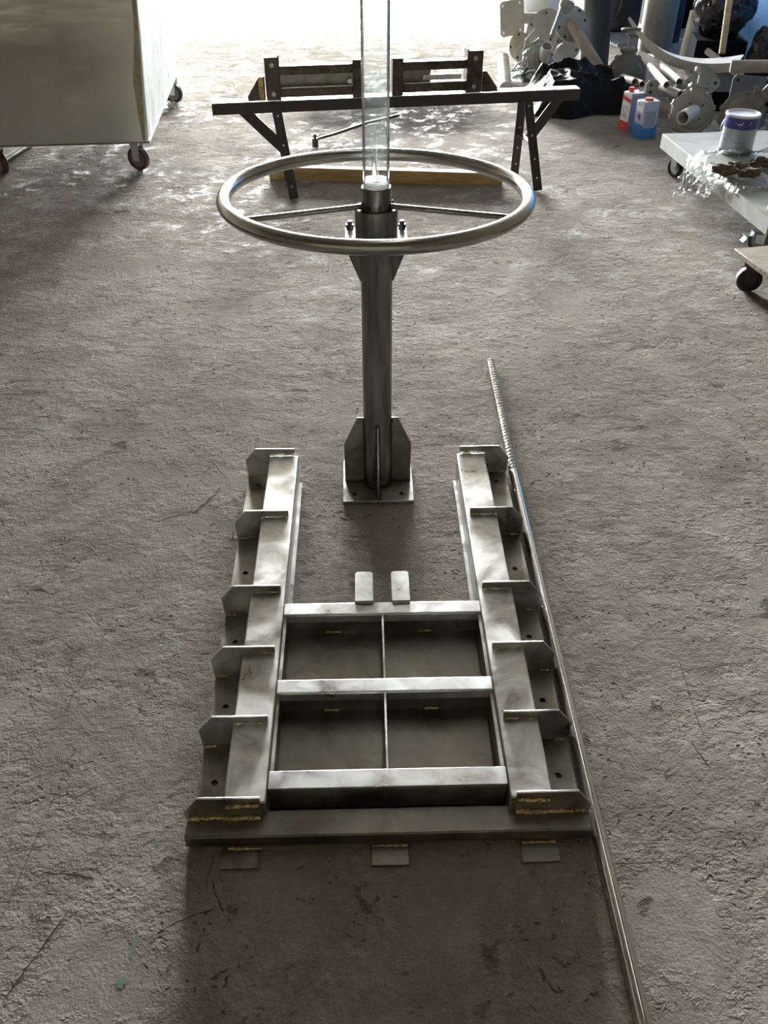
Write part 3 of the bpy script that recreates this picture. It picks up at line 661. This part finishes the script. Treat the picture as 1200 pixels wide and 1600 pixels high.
# ------------------------------------------------------------------ solvent cans
def can(name, loc, rz, wd, dp, h, side, label, kind):
    t = thing(name, loc, rz, label, 'solvent can', 'solvent cans')
    MB().bb(-wd / 2, wd / 2, -dp / 2, dp / 2, .001, h).build('tin', side, t, bevel=.004)
    MB().bb(-wd / 2 + .002, wd / 2 - .002, -dp / 2 + .002, dp / 2 - .002, h, h + .004).build('top_plate', M['canwhite'], t, bevel=.001)
    return t
bc = can('solvent_can', (1.575, 5.50, 0), R(20), .105, .085, .205, M['canlilac'], 'lilac and blue solvent can with orange screw cap, in front of the red one', 'b')
MB().bb(-.0545, .0545, -.0445, .0445, .002, .062).prism([(-.0545, .06), (-.0545, .085), (-.035, .062)], .089, XZ).prism([(.0545, .06), (.0545, .085), (.035, .062)], .089, XZ).build('blue_bottom', M['canblue'], bc)
MB().cyl((0, 0, .208), (0, 0, .222), .024, n=24).cyl((0, 0, .205), (0, 0, .212), .028, n=24).build('screw_cap', M['orangecap'], bc)
MB().bb(-.034, .034, -.0447, -.0435, .068, .155).build('info_panel', M['cangrey'], bc)
tx_ = MB()
for k in range(7): tx_.bb(-.028, .028 - .006 * (k % 3), -.0456, -.0449, .080 + k * .010, .0825 + k * .010)
tx_.build('fine_print', M['canlilac'], bc)
lg_ = MB(); lg_.sweep([Vector((-.0535, .022 * math.cos(a * .35) * .6, .12 + .018 * math.sin(a * .35))) for a in range(13)], .002, 6)
lg_.sweep([Vector((-.0535, -.012, .132)), Vector((-.0535, .0, .112)), Vector((-.0535, .012, .132))], .002, 6); lg_.build('logo', M['navy'], bc)
MB().bb(-.0537, -.0527, -.03, .03, .150, .180).build('side_label', M['canwhite'], bc)
rc = can('solvent_can', (1.525, 5.655, 0), R(22), .095, .085, .215, M['cangrey'], 'white and red solvent can with red handle, behind the lilac one', 'r')
MB().bb(-.0495, -.0470, -.042, .042, .002, .215).build('white_side', M['canwhite'], rc)
MB().bb(-.0510, -.0480, -.0425, .0425, .003, .058).build('red_bottom', M['canred'], rc)
MB().prism([(-.0425, .165), (.0425, .178), (.0425, .200), (-.0425, .187)], .0025, Matrix.Translation((-.0500, 0, 0)) @ RZ(PI / 2) @ XZ).build('red_stripe', M['canred'], rc)
lg_ = MB(); lg_.sweep([Vector((-.0505, .020 * math.cos(a * .35), .125 + .018 * math.sin(a * .35))) for a in range(18)], .0017, 6)
for k in range(3): lg_.bb(-.0510, -.0495, -.025, .025, .078 + k * .008, .081 + k * .008)
lg_.bb(-.0516, -.0509, -.01, .01, .024, .034); lg_.build('logo', M['cangrey'], rc)
MB().sweep([(-.02, 0, .218), (-.018, 0, .236), (.025, 0, .236), (.035, 0, .219)], .004, 8).build('handle', M['canred'], rc)
MB().cyl((-.02, .01, .218), (-.02, .01, .245), .016, n=20).build('screw_cap', M['canred'], rc)

# ------------------------------------------------------------------ valves and fittings pile
def V3(p): return Vector(p)
def basis(zdir, xhint):
    z = V3(zdir).normalized(); x = V3(xhint); x = (x - z * x.dot(z)).normalized(); y = z.cross(x)
    return Matrix((x, y, z)).transposed().to_4x4()
def valve(loc, face, up, r, mt, label, pipe=None, cap=True, neck=.0, name='gate_valve', cat='valve', group='grey valves in the scrap pile', wheel=False, stub=True):
    """local z = bore axis towards the viewer, local x = stem direction"""
    m = Matrix.Translation(loc) @ basis(face, up)
    t = thing(name, None, 0, label, cat, group, matrix=m)
    bd = MB().lathe([(0, -.045), (r * .94, -.045), (r, -.038), (r, -.022), (r * .93, -.018), (r * .93, -.004), (r, 0), (r, .016), (r * .95, .022), (r * .80, .024), (r * .74, .040), (r * .45, .052), (0, .052)], 44)
    body = bd.build('body', mt, t)
    for k in range(10):
        q = 2 * PI * k / 10; MB().box((r * .985 * math.cos(q), r * .985 * math.sin(q), -.01), (.022, .03, .045), RZ(q)).build('lug', mt, body)
    bn = MB(); bn.prism([(r * .45, -r * .30), (r * 1.10, -r * .36), (r * 1.10, r * .36), (r * .45, r * .30)], .065, Matrix.Translation((0, 0, .012)))
    bn.box((r * 1.13, 0, .012), (.02, r * .9, .085)); bn.build('bonnet', mt, t, bevel=.004)
    for s in (-1, 1):
        for s2 in (-1, 1): MB().cyl((r * 1.13 - .012, s * r * .36, .012 + s2 * .032), (r * 1.13 + .020, s * r * .36, .012 + s2 * .032), .007, n=6).build('bolt', M['castdk'], t)
    if cap:
        MB().cyl((r * 1.13, 0, .012), (r * 1.13 + .065, 0, .012), .016, n=16).build('stem', mt, t)
        cpm = Matrix.Translation((r * 1.13 + .065, 0, .012)) @ basis((1, 0, 0), (0, 1, 0))
        MB().lathe([(0, -.01), (.02, -.006), (.030, .006), (.045, .012), (.047, .02), (.046, .034), (.036, .034), (.034, .026), (0, .026)], 26, cpm).build('stem_cap', mt, t)
    if stub:
        fg = MB().lathe([(.034, .050), (r * .50, .050), (r * .50, .066), (.034, .066)], 36, None, True).build('pipe_flange', mt, t)
        for k in range(4):
            q = PI / 4 + k * PI / 2; MB().lathe([(0, .066), (.006, .066), (.006, .0672), (0, .0672)], 12, Matrix.Translation((r * .42 * math.cos(q), r * .42 * math.sin(q), 0))).build('bolt_hole', M['hole'], fg)
        e = V3(pipe or (0, 0, .17))
        MB().tube((0, 0, .05), e, .040, .034, 28).build('outlet_pipe', M['whitepipe'] if pipe else mt, t)
    return t
valve((1.865, 5.56, .128), (-.10, -1, .30), (.10, 0, 1), .125, M['cast'], 'upright grey valve with round cap, behind the solvent cans', pipe=(-.05, .08, .16))
valve((2.125, 5.44, .138), (-.42, -1, .25), (.75, 0, 1), .130, M['castdk'], 'leaning grey valve directly behind the paint can', stub=False, cap=True)
valve((2.37, 5.30, .138), (-.42, -1, .25), (.55, 0, 1), .130, M['castdk'], 'grey valve cut off by the right edge, behind the trolley', stub=False, cap=False)
v4 = valve((1.675, 6.52, .135), (-.25, -1, .2), (-.05, 0, 1), .130, M['castdk'], 'dusty grey valve with small handwheel between black sheet and curved channel', stub=False, cap=False)
hwm = Matrix.Translation((.270, 0, .012)) @ basis((1, 0, 0), (0, 1, 0))
MB().cyl((.16, 0, .012), (.270, 0, .012), .012, n=14).lathe([(0, -.04), (.030, -.03), (.012, .0)], 16, hwm).build('stem', M['castdk'], v4)
MB().sweep([hwm @ Vector((.058 * math.cos(a * PI / 12), .058 * math.sin(a * PI / 12), 0)) for a in range(24)], .010, 8, closed=True).cyl(hwm @ Vector((-.055, 0, 0)), hwm @ Vector((.055, 0, 0)), .007, n=8).cyl(hwm @ Vector((0, -.055, 0)), hwm @ Vector((0, .055, 0)), .007, n=8).build('handwheel', M['castdk'], v4)

def plate_flange(loc, face, up, w_, h_, mt, label, pipe=None, group='square flange plates', holes=True, pl_=None):
    m = Matrix.Translation(loc) @ basis(face, up); t = thing('flanged_pipe', None, 0, label, 'pipe fitting', group, matrix=m)
    c_ = .02; x, y = h_ / 2, w_ / 2
    p = MB().prism([(-x + c_, -y), (x - c_, -y), (x, -y + c_), (x, y - c_), (x - c_, y), (-x + c_, y), (-x, y - c_), (-x, -y + c_)], .012).build('square_plate', mt, t, bevel=.002)
    for s in (-1, 1):
        for s2 in (-1, 1):
            MB().lathe([(0, .006), (.010, .006), (.010, .0075), (0, .0075)], 14, Matrix.Translation((s * (x - .03), s2 * (y - .03), 0))).build('bolt_hole', pl_ or M['hole'], p)
    if pipe: MB().cyl((0, 0, -.006), pipe, .038, n=28).build('pipe', M['castbr'], t)
    return t
plate_flange((1.97, 5.80, .235), (-.15, -1, .45), (.75, 0, .8), .17, .17, M['cast'], 'diamond-set grey square plate on a pipe behind the capped valve', pipe=(.0, -.10, -.34))
plate_flange((2.27, 5.78, .20), (-.05, -1, .25), (.05, 0, 1), .24, .16, M['castdk'], 'dark grey rectangular plate behind the leaning valve', pipe=(0, 0, -.25))
plate_flange((1.735, 5.88, .185), (-.05, -1, .3), (0, 0, 1), .17, .10, M['cast'], 'low grey plate just behind the red solvent can', pipe=(0, 0, -.3))
plate_flange((1.90, 5.86, .17), (-.05, -1, .3), (0, 0, 1), .15, .09, M['castdk'], 'dusty plate lying between red can and capped valve', pipe=(0, 0, -.3))

def pipe_thing(a, b, r, mt, label, name='pipe', hollow=True, group='loose pipes in the scrap pile', cat='pipe'):
    a, b = V3(a), V3(b); t = (MB().tube((0, 0, 0), b - a, r, r * .82, 28) if hollow else MB().cyl((0, 0, 0), b - a, r, n=24)).build(name, mt, None, loc=a)
    return tag(t, label, cat, group)
pipe_thing(onY(1042, 133, 5.70), onY(1015, 103, 6.3), .022, M['whitepipe'], 'pale pipe in the pile left of the diamond plate, nearest of the pale pair')
pipe_thing(onY(1062, 128, 5.95), onY(1030, 100, 6.5), .024, M['whitepipe'], 'pale pipe lying just right of its twin under the rusty pipe')
pipe_thing(onY(1085, 138, 5.95), onY(1000, 88, 6.75), .035, M['rust'], 'long rusty brown pipe slanting through the pile', hollow=False)
pipe_thing(onY(1064, 148, 5.60), onY(1034, 137, 5.8), .026, M['cast'], 'short grey pipe slanting between solvent cans and capped valve')
pipe_thing(onY(1062, 178, 5.62), onY(1030, 160, 5.75), .035, M['castbr'], 'thick dusty pipe low behind the lilac solvent can')
pipe_thing(onY(992, 128, 6.15), onY(972, 120, 6.5), .022, M['whitepipe'], 'short pale pipe in front of the small handwheel valve')
pipe_thing(onY(1004, 132, 6.1), onY(985, 124, 6.45), .022, M['whitepipe'], 'second short pale pipe under the small handwheel valve')
pipe_thing((2.165, 5.92, .305), (2.80, 5.75, .34), .036, M['castbr'], 'thick grey pipe running out of the right edge', hollow=False)
pipe_thing(onY(1105, 80, 6.5), onY(1192, 145, 5.9), .020, M['castbr'], 'thin brown pipe slanting behind the curved channel', hollow=False)
pipe_thing(onY(790, 137, 6.75) , onY(786, 92, 7.2), .045, M['whitepipe'], 'short white pipe lying on the floor left of the scrap pile', name='white_pipe')
tag(MB().bb(-.18, .18, -.05, .05, -.006, .006).build('flat_bar', M['black_steel'], None, loc=onY(1050, 142, 5.9), rot=(0, R(-4), R(-15))), 'black flat bar across the pale pipes', 'bar')

# curved channel
cc = MB(); pts = []
P0, P1, P2, P3 = onY(984, 32, 6.85), onY(1022, 85, 6.6), onY(1065, 108, 6.4), onY(1158, 94, 6.2)
K = 26; secs = []
for i in range(K + 1):
    t_ = i / K; p = P0 * (1 - t_) ** 3 + P1 * 3 * t_ * (1 - t_) ** 2 + P2 * 3 * t_ ** 2 * (1 - t_) + P3 * t_ ** 3
    dv = (P1 - P0) * 3 * (1 - t_) ** 2 + (P2 - P1) * 6 * t_ * (1 - t_) + (P3 - P2) * 3 * t_ ** 2; dv.normalize()
    ou = Vector((0, -1, 0)); ou = (ou - dv * ou.dot(dv)).normalized(); nn = dv.cross(ou).normalized()
    if nn.z < 0: nn = -nn
    wd_ = .035 + .035 * t_
    secs.append([cc.bm.verts.new(p + ou * a_ + nn * b_) for a_, b_ in ((wd_, .012), (wd_, -.045 * min(1, t_ * 2 + .15)), (wd_ - .008, -.045 * min(1, t_ * 2 + .15)), (wd_ - .008, .0), (-wd_, .0), (-wd_, .012))])
for i in range(K):
    for j in range(6): cc.bm.faces.new((secs[i][j], secs[i][(j + 1) % 6], secs[i + 1][(j + 1) % 6], secs[i + 1][j]))
cc.bm.faces.new(secs[0]); cc.bm.faces.new(secs[-1][::-1])
tag(cc.build('curved_channel', M['channel'], None), 'long grey curved channel section lying over the pipe pile', 'channel')

# left-hand cluster of flanged valves
CY = 7.3
g = 'flanged fittings at the pile left end'
plate_flange(onY(800, 28, 7.45), (-.9, -.9, .15), (-.25, .1, 1), .22, .24, M['cast'], 'square flange with four holes, topmost left of the pile', pipe=(0, 0, -.36), group=g, pl_=M['canwhite'])
def disc_fitting(loc, face, r, mt, label, pipe=None, nb=8, prad=.042, pm=None):
    m = Matrix.Translation(loc) @ basis(face, (0, 0, 1)); t = thing('round_flange', None, 0, label, 'pipe flange', g, matrix=m)
    d_ = MB().lathe([(0, -.012), (r, -.012), (r, .012), (0, .012)], 44).build('disc', mt, t, bevel=.002)
    for k in range(nb):
        q = 2 * PI * k / nb + .2; MB().lathe([(0, .012), (.010, .012), (.010, .0135), (0, .0135)], 12, Matrix.Translation((r * .82 * math.cos(q), r * .82 * math.sin(q), 0))).build('bolt_hole', M['hole'], d_)
    if pipe: MB().tube((0, 0, .01), pipe, prad, prad * .86, 30).build('pipe', pm or M['castbr'], t)
    return t
disc_fitting(onY(852, 52, 7.40), (-.75, -.9, .35), .165, M['castdk'], 'large round flange plate tilted left, top of the pile left end', nb=6)
m_ = basis((.10, -.75, .30), (0, 0, 1)).inverted()
ps = onY(893, 38, 7.25); pe = onY(936, 108, 6.80)
disc_fitting(ps, (.15, -.9, .40), .125, M['cast'], 'round bolted flange carrying a long dusty pipe beside the black pipe', pipe=basis((.15, -.9, .40), (0, 0, 1)).inverted() @ (pe - ps), pm=M['castbr'])
disc_fitting(onY(880, 70, 7.30), (-.10, -.9, .30), .13, M['cast'], 'round flange half hidden under the bolted one', nb=6)
v5 = valve(onY(842, 98, 7.05), (.45, -.7, .55), (.35, .2, 1), .125, M['cast'], 'large grey valve body with bent rods, low at the pile left end', stub=True, cap=False, pipe=(.03, .05, .16))
for a, b in (((822, 72), (838, 45)), ((870, 82), (882, 68)), ((862, 60), (882, 12))):
    pass
wire = [(onY(818, 80, 6.95), onY(822, 62, 6.92), onY(836, 46, 6.9)), (onY(866, 84, 6.9), onY(874, 72, 6.88), onY(880, 68, 6.88))]
for pts_ in wire:
    base_ = v5.matrix_world.inverted() if False else (Matrix.Translation(onY(842, 98, 7.05)) @ basis((.45, -.7, .55), (.35, .2, 1))).inverted()
    MB().sweep([base_ @ p for p in pts_], .008, 8).build('bent_rod', M['zinc'], v5)
pipe_thing(onY(862, 57, 6.95), onY(880, 8, 7.2), .017, M['cast'], 'thin square rod rising from the left valve to its top cap', hollow=False, group=g, cat='rod')
hc = onY(884, 10, 7.2)
tag(MB().lathe([(0, -.05), (.03, -.045), (.05, -.01), (.055, .02), (.05, .045), (.02, .05), (0, .05)], 26).build('stem_cap', M['cast'], None, matrix=Matrix.Translation(hc) @ Matrix.Rotation(R(25), 4, 'Y')), 'round grey cap at the very top of the pile left end', 'valve cap')
disc_fitting(onY(812, 72, 7.25), (-.8, -.7, .1), .095, M['castbr'], 'small brown flange below the topmost square flange', nb=4)
disc_fitting(onY(822, 88, 7.15), (-.7, -.8, -.1), .085, M['cast'], 'small grey flange at the left foot of the big valve body', nb=4)
disc_fitting(onY(832, 122, 6.95), (.3, -.8, .6), .085, M['castdk'], 'grey flange lying lowest at the pile left end', nb=6)
disc_fitting(onY(876, 112, 6.95), (.3, -.8, .3), .075, M['castbr'], 'dusty brown flange half under the black plastic', nb=4)
rndm = random.Random(8)
tang = MB()
for k in range(16):
    x0, y0 = rndm.uniform(798, 825), rndm.uniform(104, 132); a_ = onY(x0, y0, 6.95); q = rndm.uniform(-1.2, .9)
    a_.z = max(.02, a_.z); b_ = a_ + Vector((math.cos(q) * .12, rndm.uniform(-.08, .08), math.sin(q) * .10)); b_.z = max(.012, b_.z); tang.sweep([a_, (a_ + b_) / 2 + Vector((0, 0, .02)), b_], .006, 6)
tag(tang.build('wire_offcuts', M['zinc'], None), 'tangle of pale wire and rod offcuts beside the white pipe', 'wire offcuts', kind='stuff')

# black plastic sheet on the floor
def tarpfn(u, v):
    x = .97 + u * .68; y = 5.96 + v * .80 - .06 * math.sin(u * 6)
    e = min(1, min(u, 1 - u) * 6) * min(1, v * 9) * min(1, (1 - v) * 4)
    h = (.235 - .05 * abs(u - .45)) * e
    rid = 1 - abs(noise.noise(Vector((x * 4.2 + y * 2, y * 3.4 - x, 1)))) * 2.2; rid2 = 1 - abs(noise.noise(Vector((x * 9, y * 8 + x * 3, 5)))) * 2
    z = max(.002, h * (.62 + .32 * rid) + .022 * rid2 * e)
    return Vector((x + .04 * noise.noise(Vector((x * 5, y * 5, 7))) - .06 * (1 - v) * 0, y + .05 * noise.noise(Vector((x * 5, y * 5, 3))), z))
tag(sheet(tarpfn, 90, 90).build('black_plastic_sheet', M['tarp'], None), 'crumpled black plastic sheet heaped on the floor behind the trestle end', 'plastic sheet')

# uprights along the back
def upright(px, py, Y, r, h, mt, label, name, tilt=0., cat='pipe'):
    p = onY(px, py, Y)
    return tag(MB().cyl((0, 0, 0), (tilt * h, 0, h), r, n=36).build(name, mt, None, loc=(p.x, Y, 0)), label, cat)
bx, by = at(932, 100)
tag(MB().cyl((0, 0, 0.002), (-.06, .05, 1.0), .112, n=40).build('black_pipe', M['blackpipe'], None, loc=(1.645, 7.45, 0)), 'fat black pipe standing upright among the grey valves', 'pipe')
wc = thing('wrapped_roll', (2.24, 7.95, 0), 0, 'upright roll in yellowed wrap standing right of the centre pile', 'roll')
MB().cyl((0, 0, .002), (0, 0, .42), .135, n=40).build('wrapping', M['cream'], wc)
MB().cyl((.03, 0, .41), (.03, 0, .75), .125, n=40).build('roll_core', M['blackpipe'], wc)
tag(MB().cyl((0, 0, 0.002), (0, 0, .80), .16, n=36).build('dark_roll', M['blackpipe'], None, loc=(2.42, 8.45, 0)), 'dark upright roll behind the yellowed wrapped roll', 'roll')
tag(MB().tube((0, 0, 0.002), (.02, 0, .36), .05, .043, 24).build('white_tube', M['whitepipe'], None, loc=(2.385, 7.55, 0)), 'white upright tube between wrapped roll and black bags', 'tube')
tag(MB().cyl((0, 0, .001), (0, 0, .17), .075, .06, n=24).build('bucket', M['whitepipe'], None, loc=(1.93, 6.95, 0)), 'ribbed white sack-like tub behind the curved channel', 'tub')
def bag(loc, size, seed, label, amp=.5):
    mb = MB(); r_ = bmesh.ops.create_icosphere(mb.bm, subdivisions=5, radius=1)
    for v in r_['verts']:
        c = v.co.copy(); k = 1 + .18 * noise.noise(c * 1.6 + Vector((seed, 0, 0))); rd = (1 - abs(noise.noise(c * 4 + Vector((0, seed, 0)))) * 2) * .07 + (1 - abs(noise.noise(c * 9 + Vector((0, seed, 4)))) * 2) * .03
        k += rd; z = max(-.85, c.z * k); v.co = Vector((c.x * k * size[0], c.y * k * size[1], (z + .85) * size[2]))
    return tag(mb.build('rubbish_bag', M['bagfilm'], None, loc=loc), label, 'rubbish bag', 'black rubbish bags')
bag((2.47, 7.15, .262), (.19, .20, .24), 2, 'glossy black plastic bag resting on the black crate')
tag(MB().bb(-.18, .18, -.16, .16, 0.001, .26).build('black_crate', M['mattblack'], None, bevel=.01, loc=(2.47, 7.12, 0), rot=(0, 0, R(-8))), 'black crate under the glossy bag by the blue wall', 'crate')
bag((2.69, 6.80, .0), (.09, .12, .20), 9, 'black plastic bag on the floor against the blue wall')
pipe_thing(onY(1128, 84, 6.62), onY(1144, -30, 6.80), .022, M['timber'], 'wooden stick leaning against the black bags', name='wooden_stick', hollow=False, group=None, cat='stick')
tag(MB().bb(-.30, .30, -.28, .28, .001, .12).build('dark_sheet_stack', M['mattblack'], None, loc=(2.42, 6.35, 0), rot=(0, 0, R(-6))), 'black stacked sheets under the pipe pile by the blue wall', 'sheets')
# doorway things
bd = thing('barrel', (1.62, 9.9, 0), 0, 'pale blue barrel standing in the doorway behind the pile', 'barrel')
MB().lathe([(0, .002), (.27, .002), (.28, .02), (.28, .3), (.29, .31), (.28, .32), (.28, .6), (.29, .61), (.28, .62), (.28, .88), (0, .88)], 40).build('shell', M['bluedrum'], bd)
hd = thing('hose_drum', (2.12, 9.05, 0), 0, 'dark drum with coiled hose far back beside the doorway', 'drum')
MB().lathe([(0, .002), (.22, .002), (.24, .03), (.24, .50), (0, .50)], 36).build('drum_body', M['black_steel'], hd)
hs = MB(); hs.sweep([Vector((-.10 + .09 * math.cos(a * .4), -.25 - .002 * a, .26 + .16 * math.sin(a * .4))) for a in range(40)], .012, 8); hs.build('hose', M['rubber'], hd)
tag(MB().bb(-.28, .28, -.25, .25, .50, .62).build('cloth_pile', M['bluedrum'], None, bevel=.04, loc=(2.12, 9.05, .002)), 'pale cloth bundle on top of the hose drum', 'cloth bundle')
gr = MB(); gr.bb(-.19, .19, -.16, .16, .001, .012)
for k in range(8): gr.bb(-.19, .19, -.155 + k * .043, -.145 + k * .043, .012, .026)
tag(gr.build('floor_grating', M['grate'], None, loc=(2.13, 8.38, 0), rot=(0, 0, R(15))), 'small slatted grating lying on the floor behind the handwheel valve', 'grating')
tag(MB().bb(-.23, .23, -.2, .2, .001, .55).build('dark_cabinet', M['mattblack'], None, bevel=.01, loc=(2.66, 9.2, 0)), 'dark low cabinet against the blue wall far back', 'cabinet')
